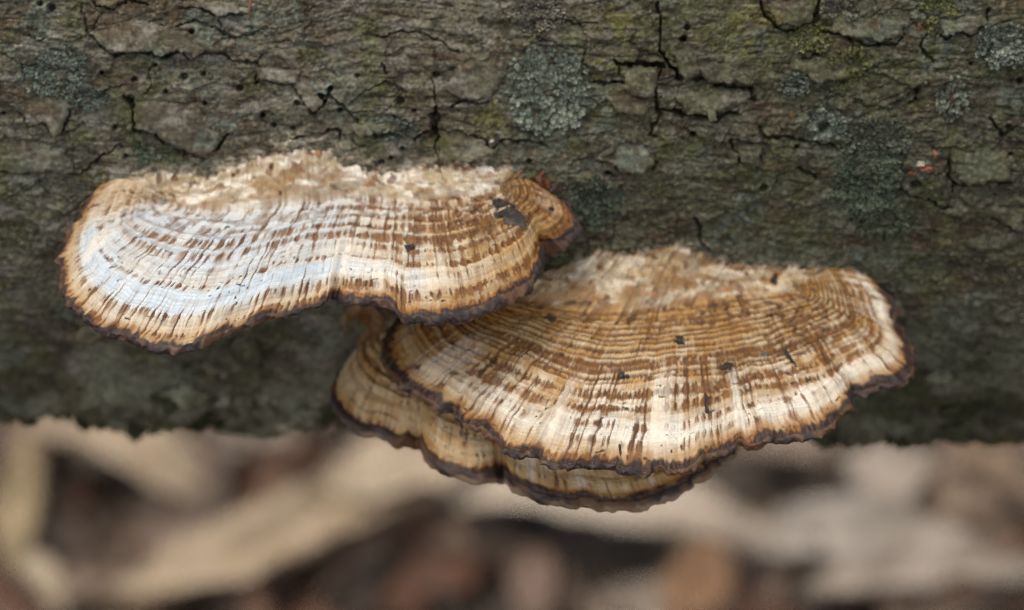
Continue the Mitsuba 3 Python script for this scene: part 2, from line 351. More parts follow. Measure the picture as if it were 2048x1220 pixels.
FLAKES = [(A5, [(790,600),(900,575),(1000,605),(1130,600),(1230,700),(1290,790),(1250,865),(1190,885),(1080,865),(1000,835),(900,775),(800,750),(785,690)], 1.1),
 (A5, [(60,600),(200,550),(330,560),(400,650),(370,745),(325,790),(295,750),(270,700),(240,705),(170,730),(150,675)], 1.25),
 (A5, [(545,190),(700,110),(900,130),(1130,200),(1275,285),(1180,298),(1130,335),(1080,298),(1000,285),(940,325),(880,300),(780,295),(680,300),(595,262)], 1.1),
 (A5, [(1700,490),(1780,480),(1850,540),(1880,605),(1820,645),(1755,585)], 1.25), (A5, [(560,0),(690,0),(690,15),(650,40),(570,30)], 1.2), (A5, [(1110,0),(1390,0),(1400,75),(1270,90),(1190,55),(1115,35)], 1.2),
 (A5, [(1480,400),(1600,380),(1740,420),(1720,485),(1600,470),(1505,465)], 1.15), (A5, [(0,850),(200,830),(420,920),(440,1000),(300,995),(100,995),(0,985)], 1.1),
 (A6, [(1600,420),(1650,385),(1780,385),(1785,480),(1740,560),(1650,560),(1590,500)], 1.2), (A6, [(520,765),(640,755),(720,805),(850,870),(720,930),(520,925)], 1.2),
 (A6, [(0,720),(130,690),(200,700),(260,760),(130,765),(60,790)], 1.2), (A6, [(640,320),(800,340),(900,440),(810,565),(740,580),(640,575),(560,520)], 1.0), (A6, [(1480,560),(1700,540),(1770,600),(1700,660),(1560,650)], 1.1),
 (A6, [(1560,880),(1700,830),(1770,940),(1700,995),(1550,975)], 1.3), (A6, [(1830,230),(2000,250),(2030,420),(1940,460),(1900,390)], 1.1),
 (A7, [(1345,730),(1560,700),(1640,780),(1640,875),(1530,880),(1425,900),(1385,860)], 1.6), (A7, [(150,490),(205,520),(205,570),(160,570)], 1.6), (A7, [(450,20),(600,0),(690,20),(670,105),(600,125),(500,120)], 1.0),
 (A7, [(760,60),(950,80),(1100,110),(1120,170),(1000,200),(850,175),(770,160)], 1.2), (A7, [(1280,100),(1500,60),(1530,115),(1440,170),(1390,150),(1330,185)], 1.2), (A7, [(300,700),(420,690),(420,780),(340,785)], 1.1),
 (A7, [(1300,1030),(1500,980),(1700,1040),(1700,1130),(1560,1060),(1480,1050),(1420,1080)], 1.2), (A7, [(100,330),(300,320),(390,415),(280,395),(200,405),(140,375)], 1.2), (A7, [(0,460),(130,440),(300,480),(230,540),(130,540),(60,555)], 1.4),
 (A7, [(620,310),(840,270),(860,380),(700,400),(650,370)], 1.0)]
for i, (fr, pts, tone) in enumerate(FLAKES):
    bark_flake(px_poly(fr, pts), 100 + i, lift=.0005, edge_lift=.0013, tone=1 + (tone - 1) * .45)
_f = np.random.default_rng(17)
for i in range(62):                                 # smaller scales of bark over the sides and the underside
    if i < 22:
        u, v = _f.uniform(-.100, .100), _f.uniform(-.055, -.012)
        L, Wd, kk = _f.uniform(.006, .014), _f.uniform(.003, .006), (.0012, .0030)
    else:
        if i < 46 and i % 2: continue
        u, v = _f.uniform(-.098, .098), _f.uniform(.006, .050)
        L, Wd, kk = _f.uniform(.004, .009), _f.uniform(.0015, .004), (.0004, .0009)
    if i >= 46:
        u, v = _f.uniform(-.11, .11), _f.uniform(-.100, -.080)
        L, Wd, kk = _f.uniform(.006, .016), _f.uniform(.006, .011), (.0012, .0030)
    a = np.sort(_f.uniform(0, 2 * math.pi, 9))
    rr = _f.uniform(.65, 1.1, 9)
    bark_flake(np.c_[u + L / 2 * rr * np.cos(a), v + Wd / 2 * rr * np.sin(a)], 200 + i, lift=kk[0], edge_lift=kk[1], tone=_f.uniform(.8, 1.25))

# ------------------------------------------------------------------ bracket fungi
def curve(pts, n=None, q=None):
    pts = np.asarray(pts, float)
    s = np.r_[0, np.cumsum(np.linalg.norm(np.diff(pts, axis=0), axis=1))]
    s /= s[-1]
    q = np.linspace(0, 1, n) if q is None else q
    return np.stack([PchipInterpolator(s, pts[:, k])(q) for k in range(pts.shape[1])], -1)

CREAM, WHITE, BLUE, BROWN, DKBROWN, ORANGE, INK = [.64,.54,.38], [.88,.84,.75], [.63,.735,.84], [.25,.115,.035], [.070,.034,.015], [.50,.25,.065], [.032,.022,.026]
TAN = [.48,.315,.13]

def bracket(name, rim_px, spine_px, back_px, z_o, z_r, paint, ns, nt, nb, thick, seed, fan=(.12, .88), crown=.002, folds=(), rimrough=1.0, valley=()):
    S = np.linspace(0, 1, ns)
    rim_px = np.asarray(rim_px, float)
    dense = curve(rim_px, 4000)
    eu, ev = on_log(rim_px[[0, -1], 0], rim_px[[0, -1], 1])
    ez = log_point(eu, ev, np.zeros(2))[:, 2]
    zr = lambda s: z_r + (ez[0] - z_r) * (1 - sstep(0, .09, s)) + (ez[1] - z_r) * sstep(.91, 1, s)
    R3 = on_level(dense[:, 0], dense[:, 1], zr(np.linspace(0, 1, 4000)))
    L = np.r_[0, np.cumsum(np.linalg.norm(np.diff(R3, axis=0), axis=1))]
    rim_len = L[-1]
    # the two ends of the rim meet the log
    R3 = np.stack([np.interp(S * rim_len, L, R3[:, k]) for k in range(3)], -1)
    sp = curve(spine_px, q=np.clip((S - fan[0]) / (fan[1] - fan[0]), 0, 1))
    O3 = on_level(sp[:, 0], sp[:, 1], np.full(ns, z_o))
    bq = curve(back_px, ns)
    bu, bv = on_log(bq[:, 0], bq[:, 1])
    fr_ = np.minimum(sstep(0, .05, S), 1 - sstep(.95, 1, S))
    bv = bv + ((fbm(p3(S * 90), 3, seed + 17) - .5) * 1.6e-3 + (noise(p3(S * 330), seed + 18) - .5) * .7e-3) * fr_
    B3 = log_point(bu, bv, np.full(ns, -.0012))
    # settle the ends of the rim onto the log's bark
    for e, sl in ((0, 1 - sstep(0, .02, S)), (-1, sstep(.98, 1, S))):
        R3 = R3 + (B3[e] - R3[e]) * sl[:, None]
    O3[:, 2] += (R3[:, 2] - R3[ns // 2, 2]) * .25
    out = R3 - O3
    rad = np.linalg.norm(out, axis=1)
    out[:, 2] = 0
    out /= np.linalg.norm(out, axis=1, keepdims=True)
    k = 25
    out = np.stack([np.convolve(np.pad(out[:, j], k, mode='edge'), np.ones(2 * k + 1) / (2 * k + 1), 'valid') for j in range(3)], -1)
    out /= np.linalg.norm(out, axis=1, keepdims=True)
    sm = S * rim_len                                 # metres along the rim
    rough = ((fbm(p3(sm * 300), 3, seed + 1) - .5) * 2.0e-3 + (noise(p3(sm * 1300), seed + 2) - .5) * .45e-3 + np.minimum(0, .30 - noise(p3(sm * 120), seed + 16)) * 0 - 1.4e-3 * sstep(.80, .9, noise(p3(sm * 210), seed + 16))) * rimrough
    free = np.minimum(sstep(0, .05, S), 1 - sstep(.95, 1, S))
    t = np.linspace(0, 1, nt)
    Sg, Tg = np.meshgrid(S, t)                       # rows t, columns s
    # zones wobble
    foldh = np.zeros_like(Sg)
    for (fx, fy, w, a) in folds:
        s0 = L[np.argmin(np.hypot(dense[:, 0] - fx, dense[:, 1] - fy))] / rim_len
        foldh += a * np.exp(-((Sg - s0) / w) ** 2) * Tg ** (3 if ns > 700 else 1.5)
    Tw = Tg + ((fbm(p3(Sg * 9, Tg * 2), 3, seed + 3) - .5) * .10 + (noise(p3(Sg * 70, Tg * 3), seed + 4) - .5) * .022) * np.minimum(1, 3 * (1 - Tg)) * (.3 + .7 * Tg)
    col, rel = paint(Sg, Tg, Tw, rim_len, seed)
    # inner zones run in smooth arcs; only near the rim do they follow its notches
    kw = np.exp(-.5 * (np.arange(-3 * ns // 20, 3 * ns // 20 + 1) / (ns * (.045 if ns > 700 else .010))) ** 2); kw /= kw.sum()
    pad = len(kw) // 2
    Rs = np.stack([np.convolve(np.r_[2 * R3[0, j] - R3[pad:0:-1, j], R3[:, j], 2 * R3[-1, j] - R3[-2:-pad - 2:-1, j]], kw, 'valid') for j in range(3)], -1)
    P = O3[None] + (Rs - O3)[None] * Tg[..., None] + (R3 - Rs)[None] * (Tg ** 3)[..., None]
    P[..., 2] += crown * np.sin(math.pi * np.clip(Tg, 0, 1)) ** 1 + foldh + rel * free[None] ** .5
    P[..., 2] += (fbm(p3(P[..., 0], P[..., 1]) * 70, 3, seed + 6) - .5) * 2.2e-3 * (.4 + .6 * (1 - Tg))
    P += out[None] * (rough * free)[None, :, None] * (Tg ** 10)[..., None]
    # back strip, from the spine up to the bark, mealy and pitted
    tb = np.linspace(0, 1, nb)[1:]
    Sb, Tb = np.meshgrid(S, tb)
    Pb = P[0][None] + (B3 - P[0])[None] * Tb[..., None]
    pit = fbm(p3(Pb[..., 0], Pb[..., 1], Pb[..., 2]) * 420, 3, seed + 8)
    pit2 = fbm(p3(Pb[..., 0], Pb[..., 1], Pb[..., 2]) * 1100, 2, seed + 9)
    bell = np.sin(math.pi * np.clip(Tb, 0, 1)) * free[None]
    nb_dir = np.array([0, -.6, .8])
    Pb = Pb + nb_dir * ((bell * .0007 + (pit - .5) * 1.6e-3 * np.minimum(1, 4 * Tb) * (1 - .65 * sstep(.6, 1, Tb)) * free[None] + (pit2 - .5) * .45e-3 * np.minimum(1, 4 * Tb) * (1 - .6 * sstep(.6, 1, Tb)) * free[None]))[..., None]
    colb = paint.back(Sb, Tb, Pb, seed, col[0])
    Pall = np.concatenate([Pb[::-1], P])
    Call = np.concatenate([colb[::-1], col])
    nr = len(Pall)
    put('cap', Pall.reshape(-1, 3), grid_faces(nr, ns), 'cap_material', Call.reshape(-1, 3), parent=name)
    # rolled dark margin
    K = 16
    a = np.linspace(0, math.pi * .94, K)
    step = 2 if ns > 500 else 1
    js = np.r_[np.arange(0, ns - 1, step), ns - 1]
    th = thick(S[js]) * (.45 + .9 * fbm(p3(sm[js] * 110), 3, seed + 10)) * (.15 + .85 * free[js])
    rimp, o = P[-1][js], out[js]
    prof = rimp[None] + o[None] * (np.sin(a)[:, None] * th[None] * .55)[..., None] - np.array([0, 0, 1.0]) * ((1 - np.cos(a))[:, None] * th[None] * .62)[..., None]
    pn = p3(prof[..., 0], prof[..., 1], prof[..., 2])
    bumpy = ((fbm(pn * 800, 3, seed + 12) - .5) * 1.7e-3 + (noise(pn * [1700, 1700, 600], seed + 13) - .5) * .55e-3 + (fbm(pn * 230, 2, seed + 19) - .5) * 1.6e-3) * np.sin(a)[:, None] * free[js][None]
    prof = prof + o[None] * bumpy[..., None] - np.array([0, 0, .4]) * bumpy[..., None]
    mc = paint.margin(S[js][None] + 0 * a[:, None], a[:, None] / math.pi + 0 * S[js][None], pn, seed, col[-1][js])
    put('margin', prof.reshape(-1, 3), grid_faces(K, len(js)), 'margin_material', mc.reshape(-1, 3), parent=name)
    # pore surface below, running back down to the log
    js2 = np.r_[np.arange(0, len(js) - 1, 3), len(js) - 1]
    bb, vvb = bu[js][js2], bv[js][js2]
    foot = log_point(bb, vvb - .016, np.full(len(bb), -.002))
    q = np.linspace(0, 1, 22)
    und = prof[-1][js2][None] * (1 - q)[:, None, None] + foot[None] * q[:, None, None]
    und[..., 2] += .004 * np.sin(math.pi * q)[:, None] * free[js][js2][None]
    uc = np.zeros(und.shape) + [.38, .29, .18]
    uc = mixc(uc, [.20, .13, .07], sstep(.4, .6, fbm(und * 350, 2, seed + 15)))
    put('underside', und.reshape(-1, 3), grid_faces(22, len(js2)), 'pore_material', uc.reshape(-1, 3), parent=name)
    return dict(P=P, S=S, out=out, B=B3, O=O3, R=R3)

class Paint:
    """Zoned colouring of a cap. z: list of (t, colour weight white, brown dash strength, brown ring strength, orange)"""
    def __init__(s, zones, rings, ring_amp, tint, blue, dark_t, orange_t, pits, base=CREAM, nzone=9, marg=(1., 1.), spots=.9, gold=lambda s, t: 0 * s, endt=lambda s, t: 0 * s, endc=[.46, .27, .09], dmul=lambda s: 1.0):
        s.z = np.array(zones, float); s.rings = rings; s.ring_amp = ring_amp; s.tint = tint; s.blue = blue
        s.gold = gold; s.dmul = dmul; s.endt = endt; s.endc = endc; s.dark_t, s.orange_t, s.pits, s.base, s.nzone, s.marg, s.spots = dark_t, orange_t, pits, base, nzone, marg, spots
    bk = (.9, .42)
    def __call__(s, S, Tt, Tw, L, seed):
        zi = lambda k: np.interp(Tw, s.z[:, 0], s.z[:, k])
        c = np.zeros(S.shape + (3,)) + s.base
        Ls = S * L
        blot = fbm(p3(S * 7, Tt * 3), 3, seed + 20)
        white = zi(1) * (.55 + .9 * fbm(p3(S * 11, Tt * 5), 3, seed + 21))
        white = white * (1 - .85 * np.clip(s.tint(S, Tw), 0, 1))
        c = mixc(c, WHITE, np.clip(white, 0, 1))
        bl = s.blue(S, Tw)
        c = mixc(c, BLUE, np.clip(bl * (.5 + .8 * fbm(p3(S * 30, Tt * 14), 2, seed + 22)), 0, 1))
        tn = s.tint(S, Tw)
        c = mixc(c, TAN, np.clip(tn, 0, 1))
        gold = sstep(.38, .64, fbm(p3(S * 24, Tw * 11), 3, seed + 150) * .75 + .25 * noise(p3(S * 90, Tw * 20), seed + 151)) * s.gold(S, Tw)
        c = mixc(c, [.46, .255, .065], np.clip(gold, 0, 1) * .85)
        et = np.clip(s.endt(S, Tw), 0, 1)
        c = mixc(c, np.array(s.endc), et * (.55 + .35 * fbm(p3(Ls * 300, Tt * 12), 3, seed + 155)))
        c = mixc(c, [.12, .055, .02], et * sstep(.55, .68, fbm(p3(Ls * 500, Tt * 26), 3, seed + 156)) * .8)
        # concentric lines
        rw = Tw * s.rings + 1.3 * noise(p3(S * 5, Tw * 4), seed + 23) + .25 * noise(p3(S * 60, Tw * 9), seed + 123)
        ph = rw - np.floor(rw)
        rk = cellr(np.floor(rw), seed)
        ringl = sstep(.34, .56, ph) * (1 - sstep(.80, .98, ph))
        brk = .25 + .75 * sstep(.20, .5, noise(p3(S * 55, np.floor(rw) * 7.3), seed + 24) * .55 + .45 * noise(p3(S * 260, np.floor(rw) * 3.1), seed + 25))
        rs = s.ring_amp(S, Tw) * zi(3) + .7 * et
        rmask = np.clip(ringl * brk * rs * (.40 + .9 * rk), 0, 1)
        fine = Tw * s.rings * 2.6
        fr = np.abs(2 * (fine - np.floor(fine)) - 1)
        finel = sstep(.35, .8, fr) * sstep(.25, .6, noise(p3(S * 26, np.floor(fine) * 5.7), seed + 26))
        c = c * (1 - .13 * finel)[..., None]
        # radial fibre dashes: each zone starts at a ridge and frays out towards the rim
        ws = Ls * 1000 + .7 * (noise(p3(S * 40, Tt * 9), seed + 27) - .5) + .25 * (noise(p3(S * 200, Tt * 30), seed + 127) - .5)
        d1 = noise(p3(ws * 1.7, Tw * 3.5), seed + 28)
        d2 = noise(p3(ws * 4.0, Tw * 6), seed + 29)
        d3 = noise(p3(ws * .55, Tw * 5), seed + 30)
        zw = Tw * s.nzone + .8 * noise(p3(S * 9, Tw * 2), seed + 131)
        zk = np.floor(zw); zf = zw - zk
        zst = noise(p3(S * 13, zk * 5.3), seed + 132) * .6 + .55 * cellr(zk + 40, seed)
        prof = sstep(0, .22, zf + .5 * (d1 - .5)) * (1 - .80 * sstep(.30, .95, zf + .9 * (d2 - .5) + .5 * (d1 - .5)))
        dz = s.dmul(S) * np.clip(zi(2) * (.20 + 1.50 * zst) * prof, 0, 1.25)
        nn = .46 * d1 + .36 * d2 + .18 * noise(p3(ws * .8, Tw * 2), seed + 152)
        dash = sstep(-.05, .13, nn - (.72 - .36 * dz))
        soft = np.clip(dz * .75 * sstep(.30, .75, d1 * .5 + d3 * .5), 0, 1)
        c = mixc(c, [.42, .235, .075], soft * .75)
        c = mixc(c, [.155, .062, .015], rmask * .90)
        c = mixc(c, [.24, .105, .026], dash * .88)
        c = mixc(c, [.095, .042, .016], dash * sstep(.48, .74, d2) * .9)
        c = mixc(c, WHITE, (1 - dash) * sstep(.62, .8, d2) * .35 * (1 - s.tint(S, Tw)))
        dk = s.pits(S, Tw)
        bm = sstep(.47, .62, fbm(p3(Ls * 420, Tw * 20), 3, seed + 32)) * dk
        c = mixc(c, [.22, .11, .04], np.clip(bm, 0, 1) * .8)
        c = mixc(c, DKBROWN, np.clip(bm * sstep(.52, .66, fbm(p3(Ls * 700, Tw * 40), 2, seed + 33)), 0, 1) * .9)
        # fine fibres along the growth, everywhere
        fb = noise(p3(ws * 3.0, Tt * 5), seed + 140) * .6 + noise(p3(ws * 6.5, Tt * 9), seed + 141) * .4
        c = c * (1 - .22 * sstep(.50, .85, fb) * sstep(.15, .4, Tt) * (1 - .5 * sstep(.93, .97, Tt)))[..., None]
        # pale radial ribs
        rib = .55 * noise(p3(Ls * 210, Tt * 1.2), seed + 34) + .45 * noise(p3(Ls * 520, Tt * 1.6), seed + 234)
        ribm = (1 - .9 * np.clip(tn, 0, 1)) * sstep(.60, .72, rib) * sstep(.40, .65, Tt) * (1 - sstep(.92, .97, Tt)) * sstep(.4, .6, noise(p3(S * 17, Tt * 3), seed + 142))
        c = mixc(c, WHITE, ribm * (.35 + .45 * fb))
        # edge: orange, then ink
        ends = sstep(.004, .035, S) * (1 - sstep(.965, .996, S))
        wob = (fbm(p3(Ls * 330), 3, seed + 35) - .5) * .05 + (noise(p3(ws * 1.5), seed + 36) - .5) * .026 + (noise(p3(ws * .35), seed + 136) - .5) * .03
        ot = s.orange_t(S)
        om = sstep(ot - .05, ot + .03, Tt + wob + .03 * (noise(p3(S * 22), seed + 153) - .5)) * ends * (.45 + .55 * sstep(.3, .6, noise(p3(S * 31), seed + 154)))
        c = mixc(c, [.36, .165, .045], om * (.45 + .5 * noise(p3(ws * .9), seed + 37)))
        c = mixc(c, [.17, .07, .025], om * sstep(.40, .70, d1 * .5 + d2 * .5) * .8)
        it = s.dark_t(S)
        im = sstep(it - .014, it + .012, Tt + wob * 1.1) * ends
        c = mixc(c, INK, im * (.80 + .2 * d2))
        # specks
        sp = noise(p3(Ls * 900, Tt * 55), seed + 38)
        spk = sstep(.87, .93, sp) * sstep(.35, .6, fbm(p3(Ls * 130, Tt * 8), 2, seed + 138)) * s.spots
        c = mixc(c, [.03, .022, .016], spk)
        c = c * (.90 + .2 * noise(p3(Ls * 2200, Tt * 160), seed + 39))[..., None]
        rel = (fb - .5) * -.16e-3 * Tt - .34e-3 * rmask - .20e-3 * dash - .10e-3 * finel + .30e-3 * ribm - .10e-3 * soft + .10e-3 * (1 - ringl) * np.minimum(rs, 1)
        rel += (np.sin(Tw * 2 * math.pi * 7 + 3 * noise(p3(S * 4), seed + 40)) * .22e-3 + (rib - .5) * .8e-3 * Tt ** 1.5 + (d1 - .5) * .14e-3 * Tt - .25e-3 * bm)
        return np.clip(.50 * (c / .50) ** 1.12, .01, .9), rel
    def back(s, S, Tb, P, seed, c0):
        c = np.zeros(S.shape + (3,)) + np.array(s.base) * .85
        c = mixc(c, WHITE, sstep(.40, .60, fbm(P * [200, 320, 320], 4, seed + 50)) * s.bk[0])
        c = mixc(c, [.34, .28, .19], sstep(.45, .60, fbm(P * [300, 700, 700], 4, seed + 51)) * .75)
        c = mixc(c, [.27, .155, .07], sstep(.50, .62, fbm(P * [330, 560, 560], 4, seed + 52)) * s.bk[1])
        c = mixc(c, [.14, .07, .03], sstep(.58, .68, fbm(P * 620, 3, seed + 53)) * .85)
        ln = sstep(.48, .60, fbm(p3(S * 16, Tb * 8 + .8 * noise(p3(S * 6), seed + 57)), 4, seed + 56)) * (1 - sstep(.35, .8, Tb))
        c = mixc(c, [.30, .165, .065], ln * .75)
        sp = noise(P * 520, seed + 54)
        c = mixc(c, [.40, .17, .05], sstep(.76, .84, sp) * .8)
        c = mixc(c, [.03, .022, .016], sstep(.85, .90, sp))
        w = np.maximum(np.exp(-Tb * 14), np.clip(s.endt(S, 0 * S), 0, 1) * .9)
        c = c * (1 - w[..., None]) + c0[None] * w[..., None]
        c *= (.80 + .4 * noise(P * 1900, seed + 55))[..., None]
        return np.clip(c, .01, .9)
    def margin(s, S, a, P, seed, c0):
        c = np.zeros(S.shape + (3,)) + INK
        c = mixc(c, [.080, .055, .055], sstep(.48, .68, fbm(P * 700, 3, seed + 60)) * .7)
        c = mixc(c, [.15, .075, .035], sstep(.50, .62, fbm(P * 130, 3, seed + 64)) * .7)
        c = mixc(c, [.16, .095, .05], sstep(.58, .7, fbm(P * 500, 2, seed + 61)) * .7)
        c = mixc(c, [.42, .36, .30], sstep(.50, .85, a) * sstep(.66, .78, noise(P * 900, seed + 62)) * .6)
        lip = s.marg[1]
        if lip > 1:                                     # a pale growing lip under the ink line
            c = mixc(c, [.30, .22, .15], sstep(.30, .50, a) * .8 * sstep(.2, .45, noise(P * [200, 200, 10], seed + 63) + (S - .5) * .8))
        w = (1 - sstep(0, .10, a))
        return c * (1 - w[..., None]) + c0[None] * w[..., None]

def cellr(i, seed):
    return noise(p3(i * 1.0 + .0, seed * 3.7 + .0), 77)

gauss = lambda x, m, w: np.exp(-((x - m) / w) ** 2)

LEFT_RIM = [(205,368),(182,392),(160,428),(136,470),(124,500),(126,540),(134,590),(165,628),(212,655),(262,672),(320,688),(376,690),(430,672),(470,655),(520,636),(580,620),(632,606),(655,598),(668,578),(684,596),(720,602),(765,600),(800,614),
            (850,626),(900,624),(955,614),(1005,592),(1045,566),(1072,535),(1086,500),(1092,478),(1110,482),(1140,468),(1157,442),(1148,420),(1120,400),(1095,385)]
LEFT_SPINE = [(330,408),(450,424),(600,412),(720,396),(820,405),(930,394),(1000,384)]
LEFT_BACK = [(205,368),(245,352),(330,345),(430,341),(480,322),(540,290),(590,274),(650,287),(700,315),(780,337),(880,328),(960,325),(1040,335),(1075,352),(1095,385)]
left_paint = Paint(
    zones=[(0,.45,.5,.5),(.12,.5,.6,.7),(.25,.5,.6,.6),(.36,.4,.95,.6),(.46,.4,1.0,.5),(.52,.6,.85,.4),(.60,.45,1.0,.4),(.68,.5,.75,.4),(.72,.8,.40,.3),(.79,.9,.38,.3),(.83,.45,.80,.3),(.92,.3,1.05,.2),(1,.1,1,.1)],
    rings=16, ring_amp=lambda s, t: .50 + .55 * sstep(.6, .8, s), nzone=9,
    tint=lambda s, t: .85 * sstep(.60, .92, s) * (.35 + .65 * sstep(.15, .9, t)) + .30 * sstep(.80, 1, t) + .25 * sstep(.1, 0, s),
    blue=lambda s, t: (gauss(t, .76, .08) * 1.4 + .95 * gauss(t, .40, .36)) * (1 - sstep(.42, .72, s)) * sstep(.04, .14, s) + .8 * gauss(s, .665, .012) * sstep(.2, .4, t) * (1 - sstep(.8, .95, t)) + .45 * gauss(t, .1, .15),
    dark_t=lambda s: .980 - .020 * sstep(.55, .8, s), orange_t=lambda s: .955 - .02 * sstep(.5, .8, s),
    pits=lambda s, t: .55 * (1 - sstep(.1, .45, t)) + .95 * gauss(s, .80, .10) * (1 - sstep(.45, .70, t)), base=[.60, .50, .34],
    dmul=lambda s: .58 + .42 * sstep(.40, .62, s), endt=lambda s, t: sstep(.875, .93, s) + .35 * (1 - sstep(.03, .10, s)), gold=lambda s, t: .10 + .75 * sstep(.52, .85, s) + .25 * sstep(.8, .95, t) - .3 * gauss(t, .76, .07))
left_paint.bk = (1.0, .35)
L3 = bracket('bracket_fungus', LEFT_RIM, LEFT_SPINE, LEFT_BACK, .0150, .0085, left_paint, 940, 215, 46, lambda s: .0014 + .0009 * sstep(.6, .75, s) * (1 - sstep(.88, .95, s)), 300,
             fan=(.16, .84), crown=.0022, folds=[(670, 580, .008, -.0014), (652, 600, .010, .0008), (715, 602, .02, .0006), (808, 616, .010, -.0013), (780, 603, .010, .0005), (1090, 484, .008, -.0014), (212, 655, .014, -.0008), (520, 636, .01, .0006)])
lab('bracket_fungus', 'whitest bracket fungus, upper left on the log, with a black chip near its right end', 'bracket fungus', 'bracket fungi on the log')

RIGHT_RIM = [(1010,558),(940,575),(860,602),(800,640),(770,685),(783,730),(808,765),(865,798),(925,828),(962,862),(1000,888),(1060,908),(1110,926),(1180,934),(1215,930),(1250,938),(1310,944),(1370,932),(1420,912),(1478,888),(1530,882),
             (1590,866),(1640,856),(1678,828),(1705,798),(1722,772),(1780,768),(1815,748),(1826,712),(1806,670),(1796,622),(1764,582),(1735,556)]
RIGHT_SPINE = [(1010,590),(1120,612),(1230,622),(1340,614),(1440,602),(1530,594),(1595,588)]
RIGHT_BACK = [(1010,558),(1080,545),(1150,528),(1205,506),(1290,500),(1335,490),(1382,500),(1440,522),(1540,535),(1650,536),(1700,542),(1735,556)]
right_paint = Paint(
    zones=[(0,.25,.5,.9),(.10,.3,.45,1.3),(.35,.35,.45,1.5),(.44,.3,.85,1.2),(.50,.3,1.15,1.0),(.56,.45,1.0,.6),(.64,.45,1.05,.5),(.70,.6,.95,.3),(.78,.8,.60,.15),(.86,.95,.35,.1),(.92,.4,.75,.1),(.96,.2,.9,.1),(1,.1,.9,.1)],
    rings=24, ring_amp=lambda s, t: 1.35 + 2.5 * (1 - sstep(.18, .40, s)) * sstep(.5, .7, t), nzone=11,
    tint=lambda s, t: .85 * (1 - sstep(.14, .40, s)) + .50 * (1 - sstep(.15, .65, t)) + .25 * sstep(.86, .97, t),
    blue=lambda s, t: .30 * gauss(t, .78, .1) * gauss(s, .5, .2),
    dark_t=lambda s: .968 - .035 * sstep(.70, .85, s) - .03 * sstep(.3, .1, s), orange_t=lambda s: .935 - .03 * sstep(.68, .85, s) - .02 * sstep(.3, .1, s),
    pits=lambda s, t: .8 * (1 - sstep(.05, .40, t)) + 1.1 * gauss(s, .80, .13) * gauss(t, .36, .22) + .6 * gauss(s, .62, .035) * gauss(t, .62, .15) + .5 * gauss(s, .25, .06) * gauss(t, .5, .2), base=[.60, .46, .27],
    gold=lambda s, t: .95 * (1 - sstep(.60, .85, t)) + .25 + .3 * (1 - sstep(.15, .4, s)))
right_paint.bk = (.55, .85)
right_paint.dmul = lambda s: 1.0
R3_ = bracket('bracket_fungus_001', RIGHT_RIM, RIGHT_SPINE, RIGHT_BACK, -.0060, -.0140, right_paint, 1040, 240, 44, lambda s: .0013 + 0 * s, 400,
              fan=(.17, .83), crown=.0024, folds=[(925, 828, .016, -.0012), (1000, 888, .008, -.0007), (1060, 908, .006, .0009), (1160, 933, .005, .0007), (1215, 930, .006, -.0007), (1400, 922, .007, .0009), (1500, 886, .007, -.0008), (1540, 880, .006, .0008), (1722, 772, .013, -.0014), (1690, 815, .008, .0007), (1800, 650, .01, -.0006)])
lab('bracket_fungus_001', 'largest bracket fungus, right of centre, with many brown rings and a frilled dark rim', 'bracket fungus', 'bracket fungi on the log')

LOW_RIM = [(700,600),(690,640),(698,680),(708,704),(690,725),(676,755),(670,790),(690,832),(740,860),(790,868),(822,862),(838,858),(846,885),(866,918),(900,940),(945,948),(985,944),(1000,922),(1012,944),(1045,972),(1110,994),(1200,1006),(1265,1003),
           (1330,984),(1385,952),(1425,925),(1460,895),(1490,860),(1500,820)]
LOW_SPINE = [(765,665),(830,730),(930,780),(1050,810),(1200,830),(1320,820),(1390,810)]
LOW_BACK = [(700,600),(760,612),(850,640),(950,660),(1100,680),(1250,690),(1400,700),(1470,735),(1500,820)]
low_paint = Paint(
    zones=[(0,.1,.5,.6),(.3,.1,.5,.6),(.45,.2,.9,.5),(.55,.15,1.0,.4),(.63,.55,.4,.3),(.70,.5,.3,.2),(.80,.5,.25,.3),(.9,.35,.3,.2),(1,.1,.4,.1)],
    rings=16, ring_amp=lambda s, t: .55 + 0 * s, nzone=8, tint=lambda s, t: .40 + .35 * sstep(.58, .7, s) + .2 * sstep(.85, .96, t), blue=lambda s, t: 0 * s,
    dark_t=lambda s: .955 + 0 * s, orange_t=lambda s: .935 + 0 * s, pits=lambda s, t: .5 * (1 - sstep(.3, .7, t)), base=[.66, .51, .30], marg=(1., 1.5), spots=.4, gold=lambda s, t: .75 + 0 * s, endt=lambda s, t: 1.1 * (1 - sstep(.05, .16, s)), endc=[.17, .095, .04])
W3 = bracket('bracket_fungus_002', LOW_RIM, LOW_SPINE, LOW_BACK, -.0195, -.0285, low_paint, 620, 130, 24, lambda s: .0025 + 0 * s, 500,
             fan=(.20, .80), crown=.0016, folds=[(708, 704, .018, -.0022), (760, 864, .012, .0008), (836, 858, .009, -.0026), (1000, 924, .008, -.0024), (920, 945, .03, .0009), (1200, 1005, .06, .0006), (672, 785, .03, .0010), (800, 868, .006, -.0008)], rimrough=.6)
lab('bracket_fungus_002', 'lowest and brownest bracket fungus, three lobed, mostly hidden under the largest one', 'bracket fungus', 'bracket fungi on the log')

